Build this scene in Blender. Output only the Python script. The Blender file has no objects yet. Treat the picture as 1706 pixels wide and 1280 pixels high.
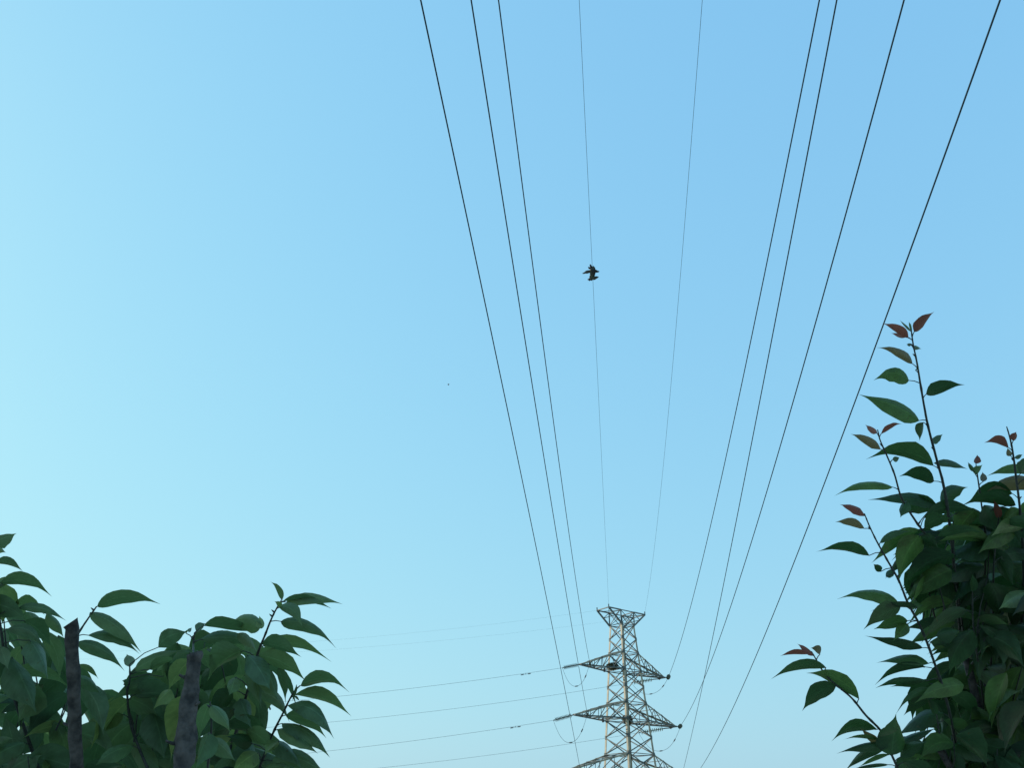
import bpy, bmesh, math, random
import numpy as np
from mathutils import Vector, Matrix, noise

random.seed(7)
scene = bpy.context.scene
COL = scene.collection

# ------------------------------------------------------------------ camera
PITCH, ROLL, F = math.radians(30.0), 0.0107, 1339.0
EYE = Vector((0, 0, 1.6))
FW = Vector((0, math.cos(PITCH), math.sin(PITCH)))
_R, _U = Vector((1, 0, 0)), Vector((0, -math.sin(PITCH), math.cos(PITCH)))
RT = math.cos(ROLL) * _R + math.sin(ROLL) * _U
UP = -math.sin(ROLL) * _R + math.cos(ROLL) * _U
cd = bpy.data.cameras.new('camera')
cam = bpy.data.objects.new('camera', cd)
COL.objects.link(cam)
cd.sensor_width, cd.lens, cd.clip_start, cd.clip_end = 36, 36 * F / 1706, 0.05, 6000
cam.matrix_world = Matrix(((RT.x, UP.x, -FW.x, EYE.x), (RT.y, UP.y, -FW.y, EYE.y), (RT.z, UP.z, -FW.z, EYE.z), (0, 0, 0, 1)))
scene.camera = cam

# ------------------------------------------------------------------ sky, sun, exposure
SUN_EL, SUN_AZ = math.radians(25), math.radians(-70)
world = bpy.data.worlds.new('World')
scene.world = world
world.use_nodes = True
nt = world.node_tree
sky = nt.nodes.new('ShaderNodeTexSky')
sky.sky_type = 'NISHITA'
sky.sun_disc = False
sky.sun_elevation, sky.sun_rotation = SUN_EL, SUN_AZ
sky.dust_density, sky.air_density, sky.ozone_density = 1, 2.5, 1
sep = nt.nodes.new('ShaderNodeSeparateColor')
com = nt.nodes.new('ShaderNodeCombineColor')
nt.links.new(sky.outputs[0], sep.inputs[0])
for i, (g, p) in enumerate(((1.95, .45), (4.30, .335), (7.66, .13))):   # tone of the camera's sky rendering, per channel
    pw = nt.nodes.new('ShaderNodeMath'); pw.operation = 'POWER'; pw.inputs[1].default_value = p
    ml = nt.nodes.new('ShaderNodeMath'); ml.operation = 'MULTIPLY'; ml.inputs[1].default_value = g
    nt.links.new(sep.outputs[i], pw.inputs[0]); nt.links.new(pw.outputs[0], ml.inputs[0]); nt.links.new(ml.outputs[0], com.inputs[i])
bg = nt.nodes['Background']
nt.links.new(com.outputs[0], bg.inputs[0])
bg.inputs[1].default_value = 0.1
sl = bpy.data.lights.new('sun', 'SUN')
sl.energy, sl.angle, sl.color = 5.0, math.radians(0.5), (1.0, 0.86, 0.68)
sun = bpy.data.objects.new('sun', sl)
COL.objects.link(sun)
SUN_DIR = Vector((math.sin(SUN_AZ) * math.cos(SUN_EL), math.cos(SUN_AZ) * math.cos(SUN_EL), math.sin(SUN_EL)))
sun.rotation_euler = SUN_DIR.to_track_quat('Z', 'Y').to_euler()
vs = scene.view_settings
vs.view_transform, vs.look, vs.exposure, vs.gamma = 'Standard', 'None', 0, 1

# ------------------------------------------------------------------ helpers
def ray(x, y):                                    # view direction through a pixel of the 1706 x 1280 photograph, unit depth
    return FW + RT * ((x - 853) / F) + UP * ((640 - y) / F)

def at(x, y, depth):
    return EYE + ray(x, y) * depth

def mat(name, base, rough=.6, metal=0., spec=.4):
    m = bpy.data.materials.new(name); m.use_nodes = True
    b = m.node_tree.nodes['Principled BSDF']
    b.inputs['Base Color'].default_value = (*base, 1)
    b.inputs['Roughness'].default_value = rough
    b.inputs['Metallic'].default_value = metal
    b.inputs['Specular IOR Level'].default_value = spec
    return m

def noisy(m, c0, c1, scale, bump=0., detail=6, coord='Object', lo=.35, hi=.65, bdist=.01):
    t = m.node_tree; b = t.nodes['Principled BSDF']
    tc = t.nodes.new('ShaderNodeTexCoord'); n = t.nodes.new('ShaderNodeTexNoise')
    n.inputs['Scale'].default_value = scale; n.inputs['Detail'].default_value = detail
    t.links.new(tc.outputs[coord], n.inputs['Vector'])
    r = t.nodes.new('ShaderNodeValToRGB')
    r.color_ramp.elements[0].color, r.color_ramp.elements[1].color = (*c0, 1), (*c1, 1)
    r.color_ramp.elements[0].position, r.color_ramp.elements[1].position = lo, hi
    t.links.new(n.outputs['Fac'], r.inputs[0]); t.links.new(r.outputs[0], b.inputs['Base Color'])
    if bump:
        bp = t.nodes.new('ShaderNodeBump'); bp.inputs['Strength'].default_value = bump; bp.inputs['Distance'].default_value = bdist
        t.links.new(n.outputs['Fac'], bp.inputs['Height']); t.links.new(bp.outputs[0], b.inputs['Normal'])
    return m

STEEL = noisy(mat('galvanised_steel', (.4, .4, .38), .55, 0., .4), (.20, .19, .145), (.33, .305, .23), .9)
BRACE = noisy(mat('shade_toned_steel', (.14, .15, .15), .6, 0., .4), (.045, .066, .07), (.11, .13, .125), .9)  # unlit darkness and bluish haze of the bracing put into its base colour
WIRE = mat('aged_conductor', (.012, .032, .05), .8, 0., .12)
GLASSY = noisy(mat('insulator_glaze', (.05, .07, .05), .3), (.035, .05, .035), (.09, .11, .07), 3)
PALEGLASS = noisy(mat('pale_insulator_glaze', (.2, .24, .18), .35), (.12, .15, .11), (.26, .3, .22), 3)
FITTING = mat('dark_fitting', (.035, .04, .045), .6)
TWIGS = noisy(mat('nest_twigs', (.03, .03, .02), .9), (.018, .028, .016), (.075, .08, .04), 6)
RAG = noisy(mat('ragged_fabric', (.02, .02, .02), .7), (.008, .012, .018), (.05, .075, .06), 2.2, .5, lo=.5, hi=.75)
FEATHER = mat('bird_feathers', (.16, .17, .18), .8)
BARK = noisy(mat('grey_purple_bark', (.1, .08, .09), .85), (.026, .023, .024), (.11, .09, .085), 55, 1.4, 9, bdist=.004)
CUT = noisy(mat('sawn_wood_end', (.16, .12, .09), .8), (.09, .07, .06), (.2, .16, .12), 90)
STEM = noisy(mat('young_stem', (.05, .05, .045), .6), (.018, .024, .022), (.05, .05, .045), 120)
GROUND = noisy(mat('pale_dry_earth', (.36, .33, .27), .95), (.30, .27, .21), (.42, .39, .32), 1.2, .6)

def leaf_material(name, d0, d1, tr, back, tfac=.32, mid=None):
    m = bpy.data.materials.new(name); m.use_nodes = True
    t = m.node_tree; N = t.nodes; L = t.links
    b = N['Principled BSDF']; out = N['Material Output']
    geo = N.new('ShaderNodeNewGeometry')
    ramp = N.new('ShaderNodeValToRGB')
    ramp.color_ramp.elements[0].color, ramp.color_ramp.elements[1].color = (*d0, 1), (*d1, 1)
    if mid:
        e = ramp.color_ramp.elements.new(mid[0]); e.color = (*mid[1], 1)
    L.new(geo.outputs['Random Per Island'], ramp.inputs[0])
    uv = N.new('ShaderNodeTexCoord')
    # blotches on the blade
    no = N.new('ShaderNodeTexNoise'); no.inputs['Scale'].default_value = 55; no.inputs['Detail'].default_value = 5
    L.new(uv.outputs['Object'], no.inputs['Vector'])
    mr = N.new('ShaderNodeMapRange'); mr.inputs[1].default_value, mr.inputs[2].default_value = .3, .7
    mr.inputs[3].default_value, mr.inputs[4].default_value = .72, 1.3
    L.new(no.outputs['Fac'], mr.inputs[0])
    # veins: v runs across the blade from the midrib at .5, u along it
    sp = N.new('ShaderNodeSeparateXYZ'); L.new(uv.outputs['UV'], sp.inputs[0])
    def mth(op, a, bb=None):
        n = N.new('ShaderNodeMath'); n.operation = op
        for k, val in enumerate((a, bb)):
            if val is None: continue
            if isinstance(val, (int, float)): n.inputs[k].default_value = val
            else: L.new(val, n.inputs[k])
        return n.outputs[0]
    av = mth('ABSOLUTE', mth('SUBTRACT', sp.outputs['Y'], .5))
    ph = mth('SUBTRACT', mth('MULTIPLY', sp.outputs['X'], 9.0), mth('MULTIPLY', av, 5.5))
    tri = mth('ABSOLUTE', mth('SUBTRACT', mth('FRACT', ph), .5))
    side = mth('LESS_THAN', tri, .06)
    mid = mth('LESS_THAN', av, .025)
    vein = mth('MAXIMUM', mth('MULTIPLY', side, .3), mid)
    mx = N.new('ShaderNodeMix'); mx.data_type = 'RGBA'
    L.new(geo.outputs['Backfacing'], mx.inputs[0]); L.new(ramp.outputs[0], mx.inputs[6]); mx.inputs[7].default_value = (*back, 1)
    sc = N.new('ShaderNodeVectorMath'); sc.operation = 'SCALE'
    L.new(mx.outputs[2], sc.inputs[0]); L.new(mth('MULTIPLY', mr.outputs[0], mth('ADD', mth('MULTIPLY', vein, .6), 1.0)), sc.inputs['Scale'])
    n2 = N.new('ShaderNodeTexNoise'); n2.inputs['Scale'].default_value = 130; n2.inputs['Detail'].default_value = 2
    L.new(uv.outputs['Object'], n2.inputs['Vector'])
    fl = N.new('ShaderNodeMix'); fl.data_type = 'RGBA'; fl.inputs[7].default_value = (.07, .05, .02, 1)
    L.new(mth('MULTIPLY', mth('GREATER_THAN', n2.outputs['Fac'], .70), .7), fl.inputs[0]); L.new(sc.outputs[0], fl.inputs[6])
    L.new(fl.outputs[2], b.inputs['Base Color'])
    b.inputs['Roughness'].default_value = .42; b.inputs['Specular IOR Level'].default_value = .32
    bp = N.new('ShaderNodeBump'); bp.inputs['Strength'].default_value = .3; bp.inputs['Distance'].default_value = .0015
    hgt = mth('ADD', mth('MULTIPLY', no.outputs['Fac'], 1.2), mth('MULTIPLY', tri, 1.0))
    L.new(hgt, bp.inputs['Height']); L.new(bp.outputs[0], b.inputs['Normal'])
    tl = N.new('ShaderNodeBsdfTranslucent')
    tmul = N.new('ShaderNodeMix'); tmul.data_type = 'RGBA'; tmul.inputs[0].default_value = .5
    tmul.inputs[6].default_value = (*tr, 1)
    sc2 = N.new('ShaderNodeVectorMath'); sc2.operation = 'SCALE'; sc2.inputs['Scale'].default_value = 1.5
    L.new(ramp.outputs[0], sc2.inputs[0]); L.new(sc2.outputs[0], tmul.inputs[7])
    L.new(tmul.outputs[2], tl.inputs[0])
    mixs = N.new('ShaderNodeMixShader'); mixs.inputs[0].default_value = tfac
    L.new(b.outputs[0], mixs.inputs[1]); L.new(tl.outputs[0], mixs.inputs[2]); L.new(mixs.outputs[0], out.inputs[0])
    return m

LEAF = leaf_material('mature_leaf', (.005, .018, .010), (.085, .15, .036), (.05, .14, .025), (.032, .068, .032), .32, (.55, (.024, .062, .022)))
LEAF_B = leaf_material('paler_mature_leaf', (.008, .026, .018), (.22, .28, .08), (.11, .22, .05), (.075, .13, .068), .4, (.5, (.058, .118, .05)))
YOUNG = leaf_material('red_young_leaf', (.10, .034, .024), (.19, .062, .042), (.36, .09, .05), (.13, .055, .045), .42)
BRONZE = leaf_material('bronze_young_leaf', (.075, .062, .028), (.12, .10, .04), (.22, .15, .05), (.09, .075, .045), .4)
PALE = leaf_material('pale_leaf', (.075, .135, .05), (.12, .18, .06), (.16, .27, .06), (.09, .14, .08))

def link(name, me, m, parent=None):
    o = bpy.data.objects.new(name, me); COL.objects.link(o)
    if m: me.materials.append(m)
    if parent: o.parent = parent
    return o

def tag(o, label=None, cat=None, group=None, kind=None):
    for k, v in (('label', label), ('category', cat), ('group', group), ('kind', kind)):
        if v: o[k] = v
    return o

def empty(name, loc=(0, 0, 0)):
    o = bpy.data.objects.new(name, None); COL.objects.link(o); o.location = loc
    o.empty_display_size = .2
    return o

class MB:
    """collects shapes, built as one mesh in the parent's local space"""
    def __init__(s, origin=(0, 0, 0)):
        s.v, s.f, s.uv, s.o = [], [], {}, Vector(origin)
    def add(s, vs, fs):
        k = len(s.v); s.v += [Vector(p) - s.o for p in vs]; s.f += [tuple(i + k for i in f) for f in fs]
    def bar(s, a, b, w, h=None, up=None):                     # a square bar
        a, b = Vector(a), Vector(b); d = (b - a).normalized(); h = h or w
        up = Vector(up) if up else (Vector((0, 0, 1)) if abs(d.z) < .9 else Vector((1, 0, 0)))
        x = d.cross(up).normalized(); y = x.cross(d).normalized()
        vs = [p + x * w / 2 * i + y * h / 2 * j for p in (a, b) for i, j in ((-1, -1), (1, -1), (1, 1), (-1, 1))]
        s.add(vs, [(0, 1, 2, 3), (7, 6, 5, 4), (0, 4, 5, 1), (1, 5, 6, 2), (2, 6, 7, 3), (3, 7, 4, 0)])
    def angle(s, a, b, n1, n2, w, t=.03):                     # an L-shaped angle iron: flanges run along -n2 and -n1 from the outer corner
        a, b = Vector(a), Vector(b); n1, n2 = Vector(n1), Vector(n2)
        prof = [(0, 0), (0, -w), (-t, -w), (-t, -t), (-w, -t), (-w, 0)]
        vs = [p + n1 * i + n2 * j for p in (a, b) for i, j in prof]
        n = 6
        s.add(vs, [tuple(range(n)), tuple(range(2 * n - 1, n - 1, -1))] + [(i, i + n, (i + 1) % n + n, (i + 1) % n) for i in range(n)])
    def tube(s, pts, rs, n=8, cap=True, wob=0.):
        pts = [Vector(p) for p in pts]
        if isinstance(rs, (int, float)): rs = [rs] * len(pts)
        vs, fs = [], []; px = None
        for i, p in enumerate(pts):
            d = (pts[min(i + 1, len(pts) - 1)] - pts[max(i - 1, 0)]).normalized()
            if px is None: px = d.orthogonal().normalized()
            px = (px - d * px.dot(d)).normalized(); py = d.cross(px)
            for k in range(n):
                a = 2 * math.pi * k / n
                r = rs[i] * (1 + wob * noise.noise(p * 60 + Vector((math.cos(a), math.sin(a), 0)) * 1.3))
                vs.append(p + (px * math.cos(a) + py * math.sin(a)) * r)
        for i in range(len(pts) - 1):
            for k in range(n):
                fs.append((i * n + k, i * n + (k + 1) % n, (i + 1) * n + (k + 1) % n, (i + 1) * n + k))
        if cap: fs += [tuple(range(n - 1, -1, -1)), tuple(range((len(pts) - 1) * n, len(pts) * n))]
        s.add(vs, fs)
    def lathe(s, a, b, prof, n=10):                           # prof: (fraction along a-b, radius)
        a, b = Vector(a), Vector(b)
        d = (b - a).normalized(); x = d.orthogonal().normalized(); y = d.cross(x)
        vs, fs = [], []
        for t, r in prof:
            for k in range(n):
                q = 2 * math.pi * k / n; vs.append(a.lerp(b, t) + (x * math.cos(q) + y * math.sin(q)) * r)
        for i in range(len(prof) - 1):
            for k in range(n): fs.append((i * n + k, i * n + (k + 1) % n, (i + 1) * n + (k + 1) % n, (i + 1) * n + k))
        fs += [tuple(range(n - 1, -1, -1)), tuple(range((len(prof) - 1) * n, len(prof) * n))]
        s.add(vs, fs)
    def build(s, name, m, parent=None, smooth=False):
        me = bpy.data.meshes.new(name); me.from_pydata(s.v, [], s.f); me.update()
        if s.uv:
            u = me.uv_layers.new(name='UVMap')
            for lp in me.loops: u.data[lp.index].uv = s.uv.get(lp.vertex_index, (0, 0))
        if smooth: me.polygons.foreach_set('use_smooth', [True] * len(me.polygons))
        o = link(name, me, m, parent)
        if not parent: o.location = s.o
        return o

# ------------------------------------------------------------------ ground
g = MB(); R_ = 3000
g.add([(-R_, -R_, 0), (R_, -R_, 0), (R_, R_, 0), (-R_, R_, 0)], [(0, 1, 2, 3)])
tag(g.build('ground', GROUND), kind='structure')

# ------------------------------------------------------------------ an unseen building, added to cast shade over the near plants
PLASTER = noisy(mat('pale_render', (.5, .46, .4), .9), (.58, .55, .48), (.7, .66, .58), 2, .2)
TILE = noisy(mat('clay_tiles', (.2, .08, .05), .85), (.13, .055, .04), (.26, .11, .07), 5, .4)
PANE = mat('window_glass', (.02, .025, .03), .08, 0., .6)
TIMBER = noisy(mat('painted_timber', (.6, .6, .57), .5), (.5, .5, .47), (.65, .65, .6), 4)
HX0, HX1, HY0, HY1, HZ = -16.0, -9.5, -.5, 7.5, 8.0
unseen_shade_caster = empty('unseen_shade_caster', ((HX0 + HX1) / 2, (HY0 + HY1) / 2, 0)); HO = Vector(unseen_shade_caster.location)
tag(unseen_shade_caster, 'unseen two-storey gabled building added to shade the near plants', 'unseen_shade_caster')
m = MB(HO)
xm = (HX0 + HX1) / 2
pr = [(HX0, 0), (HX1, 0), (HX1, HZ), (xm, HZ + 2.2), (HX0, HZ)]
m.add([(x, y, z - (.2 if z == 0 else 0)) for y in (HY0, HY1) for x, z in pr], [(4, 3, 2, 1, 0), (5, 6, 7, 8, 9)] + [(i, (i + 1) % 5, (i + 1) % 5 + 5, i + 5) for i in range(5)])
m.build('wall', PLASTER, unseen_shade_caster)
m = MB(HO)
for sx, xe in ((1, HX1 + .5), (-1, HX0 - .5)):
    d = Vector((xe - xm, 0, -2.2 * abs(xe - xm) / (HX1 - xm))); t = Vector((0, 0, .16))
    a0, a1 = Vector((xm, HY0 - .4, HZ + 2.26)), Vector((xm, HY1 + .4, HZ + 2.26))
    q = [a0, a1, a1 + d, a0 + d]; m.add(q + [p + t for p in q], [(0, 1, 2, 3), (7, 6, 5, 4), (0, 4, 5, 1), (1, 5, 6, 2), (2, 6, 7, 3), (3, 7, 4, 0)])
m.build('roof', TILE, unseen_shade_caster)
for yy in (.6, 2.8, 5.0):
    for zz in (1.0, 4.4):
        m = MB(HO)
        for y0, y1, z0, z1 in ((yy, yy + 1.5, zz, zz + .08), (yy, yy + 1.5, zz + 1.42, zz + 1.5), (yy, yy + .08, zz + .08, zz + 1.42), (yy + 1.42, yy + 1.5, zz + .08, zz + 1.42), (yy + .71, yy + .79, zz + .08, zz + 1.42)):
            m.bar((HX1 + .03, (y0 + y1) / 2, z0), (HX1 + .03, (y0 + y1) / 2, z1), y1 - y0, .1, (1, 0, 0))
        w = m.build('window', TIMBER, unseen_shade_caster)
        m = MB(HO); m.bar((HX1 + .02, yy + .75, zz + .05), (HX1 + .02, yy + .75, zz + 1.45), 1.4, .05, (1, 0, 0)); m.build('pane', PANE, w)

# ------------------------------------------------------------------ the pylon
K = 150 / 110.
PSI = .62287
TC = Vector((15.1631 * K, 150, 0))
u = Vector((-math.cos(PSI), -math.sin(PSI), 0)); v = Vector((math.sin(PSI), -math.cos(PSI), 0)); Zv = Vector((0, 0, 1))
EYEZ = 1.6
zA, z1t, z1b, z2t, z2b, z3t = [q * K + EYEZ for q in (26.0318, 22.3872, 20.1620, 16.1549, 14.1156, 10.1595)]
W0, KW = 1.165 * K, .065408
L1, L2, L0, zT, L1r, L2r = 7.505 * K, 8.72 * K, 3.3057 * K, 27.797 * K + EYEZ, 7.2155 * K, 8.63 * K
z3b = z3t - (z1t - z1b)
L3, L3r = L2 + 1.65, L2r + 1.9
zW = z3b - 3.0                                        # waist: the body flares more below
def hw(z):
    return W0 + KW * (zA - z) if z > zW else W0 + KW * (zA - zW) + .16 * (zW - z)
def corner(i, j, z):                                   # i along u, j along v
    return TC + u * (hw(z) * i) + v * (hw(z) * j) + Zv * z
COR = ((1, 1), (1, -1), (-1, -1), (-1, 1))
CONC = noisy(mat('footing_concrete', (.35, .34, .32), .9), (.28, .27, .25), (.4, .39, .36), 4)
tower = empty('transmission_tower', TC)
tag(tower, 'tall steel lattice electricity pylon with stacked pairs of cross-arms', 'pylon')
legs = []
FACES = (((1, 1), (1, -1), u), ((1, -1), (-1, -1), -v), ((-1, -1), (-1, 1), -u), ((-1, 1), (1, 1), v))
for i, j in COR:
    lg = MB(TC)
    for za, zb, w in ((zA + .1, z1b, .34), (z1b, z3b, .40), (z3b, zW, .44), (zW, 0.1, .48)):
        lg.angle(corner(i, j, zb), corner(i, j, za), u * i, v * j, w, .05)
    legs.append(lg.build('leg', STEEL, tower))
    ft = MB(TC); c = corner(i, j, 0)
    ft.lathe(c + Zv * -.3, c + Zv * .35, ((0, .7), (.6, .6), (1, .5)), 12); ft.build('footing', CONC, tower)

def xpanel(m, z0, z1, w=.17):
    for a, b, nrm in FACES:
        o1, o2 = nrm * .03, nrm * -.06
        m.bar(corner(*a, z0) + o1, corner(*b, z1) + o1, w, .07, nrm)
        m.bar(corner(*b, z0) + o2, corner(*a, z1) + o2, w, .07, nrm)
def hring(m, z, w=.15, diag=False):
    for a, b, nrm in FACES: m.bar(corner(*a, z) + nrm * .07, corner(*b, z) + nrm * .07, w, w * .7)
    if diag: m.bar(corner(1, 1, z), corner(-1, -1, z), w * .7); m.bar(corner(1, -1, z) - Zv * .1, corner(-1, 1, z) - Zv * .1, w * .7)
br = MB(TC)
for zs in ([zA, (zA + z1t) / 2, z1t], [z1t, z1b], [z1b, (z1b + z2t) / 2, z2t], [z2t, z2b], [z2b, (z2b + z3t) / 2, z3t], [z3t, z3b], [z3b, zW]):
    for a, b in zip(zs, zs[1:]): xpanel(br, b, a)
n_ = 3
for k in range(n_): xpanel(br, zW * (1 - (k + 1) / n_) + .3, zW * (1 - k / n_), .16)
for z in (zA, z1t, z1b, z2t, z2b, z3t, z3b, zW): hring(br, z, .15, True)
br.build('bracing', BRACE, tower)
# gusset plates where members meet: each joint's plates belong to its leg
for (i, j), lo in zip(COR, legs):
    for z in (zA, (zA + z1t) / 2, z1t, z1b, (z1b + z2t) / 2, z2t, z2b, (z2b + z3t) / 2, z3t, z3b):
        gp = MB(TC); c = corner(i, j, z)
        gp.bar(c + u * (.05 * i) - Zv * .3 - v * (.18 * j), c + u * (.05 * i) + Zv * .3 - v * (.18 * j), .36, .04, u)
        gp.bar(c + v * (.05 * j) - Zv * .3 - u * (.18 * i), c + v * (.05 * j) + Zv * .3 - u * (.18 * i), .36, .04, v)
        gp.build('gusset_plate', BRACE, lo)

def cross_arm(sgn, zt, zb, Lr):
    """tapered four-chord arm: two chords from the upper level, two from the lower one, meeting at the tip"""
    tip = TC + u * (sgn * Lr) + Zv * zb
    top, low = MB(TC), MB(TC)
    A, B = [corner(sgn, j, zt) for j in (1, -1)], [corner(sgn, j, zb) for j in (1, -1)]
    tp = [tip + v * (.16 * j) + Zv * .12 for j in (1, -1)]; tq = [tip + v * (.2 * j) - Zv * .05 for j in (1, -1)]
    for k, j in enumerate((1, -1)):
        top.angle(A[k], tp[k], Zv, v * j, .26, .04)
        low.bar(B[k], tq[k], .2)
    n = 4
    for k in range(2):
        for q in range(1, n + 1):                       # side faces
            s0, s1 = (q - 1) / n, q / n
            if q < n: low.bar(A[k].lerp(tp[k], s1), B[k].lerp(tq[k], s1), .1)
            low.bar(A[k].lerp(tp[k], s0), B[k].lerp(tq[k], s1), .1) if q < n else None
    for q in range(1, n + 1):                           # plan bracing, upper and lower
        s0, s1 = (q - 1) / n, q / n
        low.bar(B[0].lerp(tq[0], s0), B[1].lerp(tq[1], s1), .1)
        low.bar(B[1].lerp(tq[1], s0), B[0].lerp(tq[0], s1), .1)
        if q < n:
            low.bar(B[0].lerp(tq[0], s1), B[1].lerp(tq[1], s1), .1)
            low.bar(A[0].lerp(tp[0], s0), A[1].lerp(tp[1], s1), .1)
            low.bar(A[0].lerp(tp[0], s1), A[1].lerp(tp[1], s1), .1)
    low.bar(tip - v * .35, tip + v * .35, .3, .22)
    o = top.build('cross_arm', STEEL, tower)
    lo = MB(TC); lo.v, lo.f = low.v, low.f
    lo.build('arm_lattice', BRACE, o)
    return tip
tips = {}
for key, sgn, zt, zb, Lr in (('L1', 1, z1t, z1b, L1), ('R1', -1, z1t, z1b, L1r), ('L2', 1, z2t, z2b, L2), ('R2', -1, z2t, z2b, L2r),
                             ('L3', 1, z3t, z3b, L3), ('R3', -1, z3t, z3b, L3r)):
    tips[key] = cross_arm(sgn, zt, zb, Lr)
# the flat top frame that carries the two shield wires: horns flare out from the body to both sides
etip = {}
for sgn in (1, -1):
    h_ = MB(TC); l_ = MB(TC)
    E = [TC + u * (sgn * L0) + v * (W0 * j) + Zv * zT for j in (1, -1)]
    A = [corner(sgn, j, zA) for j in (1, -1)]
    T_ = [TC + u * (sgn * W0) + v * (W0 * j) + Zv * zT for j in (1, -1)]
    for k, j in enumerate((1, -1)):
        h_.bar(A[k], E[k], .24); l_.bar(E[k], T_[k], .2)
        l_.bar(A[k].lerp(E[k], .5), T_[k], .1); l_.bar(T_[k], T_[k] + u * (-sgn * 2 * W0), .14) if sgn == 1 else None
        l_.bar(T_[k], A[k] + v * .0, .2)
        l_.bar(E[k] - Zv * .1, E[k] + Zv * .55, .17)
    l_.bar(E[0], E[1], .16); l_.bar(T_[0], T_[1], .14)
    l_.bar(E[0] - Zv * .1, T_[1] - Zv * .1, .09); l_.bar(E[1] - Zv * .2, T_[0] - Zv * .2, .09)
    l_.bar(A[0], T_[1], .09); l_.bar(A[1] + u * .08, T_[0] + u * .08, .09)
    l_.bar(A[0].lerp(E[0], .5), A[1].lerp(E[1], .5), .1)
    l_.bar(A[0] + Zv * .05, A[0].lerp(T_[0], .98) - u * (sgn * 2 * W0), .09); l_.bar(A[1] + Zv * .05, A[1].lerp(T_[1], .98) - u * (sgn * 2 * W0), .09)
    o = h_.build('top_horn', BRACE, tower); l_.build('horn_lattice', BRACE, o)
    etip[sgn] = E

# ------------------------------------------------------------------ overhead wires
def curve_wire(name, pts, r, label, cat, group, n=6):
    m = MB(pts[0]); m.tube(pts, r, n)
    return tag(m.build(name, WIRE, smooth=True), label, cat, group)

def plane_hit(x, y, A, dirn):                           # where a pixel's line of sight crosses the vertical plane through A along dirn
    m = Vector((dirn.y, -dirn.x, 0)); d = ray(x, y)
    t = (A - EYE).dot(m) / d.dot(m); P = EYE + d * t
    return (P - A).dot(dirn), P.z - A.z

def near_span(A, end_px, H, samples, beyond=70., curv=None):
    """span that hangs from A and passes overhead towards the next pylon behind; curv solved from how it hangs"""
    d = ray(*end_px); P0 = EYE + d * ((H - EYE.z) / d.z)
    dirn = Vector((P0.x - A.x, P0.y - A.y, 0)); S = dirn.length; dirn.normalize()
    dz = P0.z - A.z
    if curv is None:
        num = den = 0
        for x, y in samples:
            s, z = plane_hit(x, y, A, dirn)
            if -2 < s < S + 5:
                b = s * s - S * s; num += b * (z - dz * s / S); den += b * b
        curv = num / den
    k1 = dz / S - curv * S
    out, n = [], 70
    for i in range(n + 1):
        s = (S + beyond) * i / n
        out.append(A + dirn * s + Zv * (k1 * s + curv * s * s))
    return out, dirn, curv

def far_span(A, samples, reach=190., az=math.radians(168.1)):
    dirn = Vector((math.cos(az), math.sin(az), 0))
    q = np.array([plane_hit(x, y, A, dirn) for x, y in samples])
    M = np.stack([q[:, 0], q[:, 0] ** 2], 1)
    M2, y2 = np.vstack([M, [[0, 3e3]]]), np.append(q[:, 1], 3e3 * .0006)      # a light pull towards a normal sag
    (k1, k2), *_ = np.linalg.lstsq(M2, y2, rcond=None)
    k2 = max(.0002, min(.0016, k2))
    k1 = float(np.dot(q[:, 0], q[:, 1] - k2 * q[:, 0] ** 2) / np.dot(q[:, 0], q[:, 0]))
    return [A + dirn * s + Zv * (k1 * s + k2 * s * s) for s in np.linspace(0, reach, 60)], dirn

PHASE = 'line conductors'
NEAR = {
 'L1': ((830.6, 0), 32.5 + EYEZ, [(851.2, 160), (903, 560), (964.4, 1000)]),
 'L2': ((785, 0), 28.0 + EYEZ, [(809.6, 160), (872.6, 560), (945.5, 1000)]),
 'L3': ((701, 0), 25.2 + EYEZ, [(733.5, 160), (815.5, 560), (910, 1000), (935.6, 1112)]),
 'R1': ((1365, 0), 31.5 + EYEZ, [(1320, 235), (1285.5, 400), (1202.5, 800), (1172.5, 927.5), (1135, 1059)]),
 'R2': ((1506, 0), 27.2 + EYEZ, [(1429, 280), (1396, 400), (1283, 800), (1221, 1006), (1172.5, 1130)]),
 'R3': ((1666, 0), 23.6 + EYEZ, [(1567, 280), (1480, 517), (1360, 843), (1300, 995), (1247.5, 1122), (1210, 1203)]),
}
NLAB = {
 'L1': 'innermost of three dark power lines on the left, reaching the upper left cross-arm',
 'L2': 'dark power line in the middle of the three left ones, reaching the second left cross-arm',
 'L3': 'outermost dark power line of the left three, running down past the left arm tips',
 'R1': 'dark power line curving down to the ball-ended upper right cross-arm',
 'R2': 'dark power line curving down to the ball-ended second right cross-arm',
 'R3': 'thick dark power line furthest right, passing behind the leafy shoot tips',
}
def disc_string(name, a, b, label, group, discs=13, rad=.19, m=None):
    """string of porcelain discs from a to b with end fittings"""
    a, b = Vector(a), Vector(b); L = (b - a).length
    root = MB(a); prof = []
    for k in range(discs):
        t0, t1 = .08 + .84 * k / discs, .08 + .84 * (k + 1) / discs; dt = t1 - t0
        prof += [(t0, .06), (t0 + dt * .25, rad * .75), (t0 + dt * .55, rad), (t0 + dt * .62, .07)]
    root.lathe(a, b, prof, 10)
    o = root.build(name, m or GLASSY); tag(o, label, 'insulator', group)
    for t0, t1, r in ((-.02, .08, .09), (.92, 1.0, .1)):
        f = MB(a); f.lathe(a.lerp(b, t0), a.lerp(b, t1), ((0, r * .7), (.3, r), (.7, r), (1, r * .6)), 8); f.build('end_fitting', FITTING, o)
    return o
STR = 'insulator strings on the pylon'
clamp_near, clamp_far = {}, {}
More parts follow.
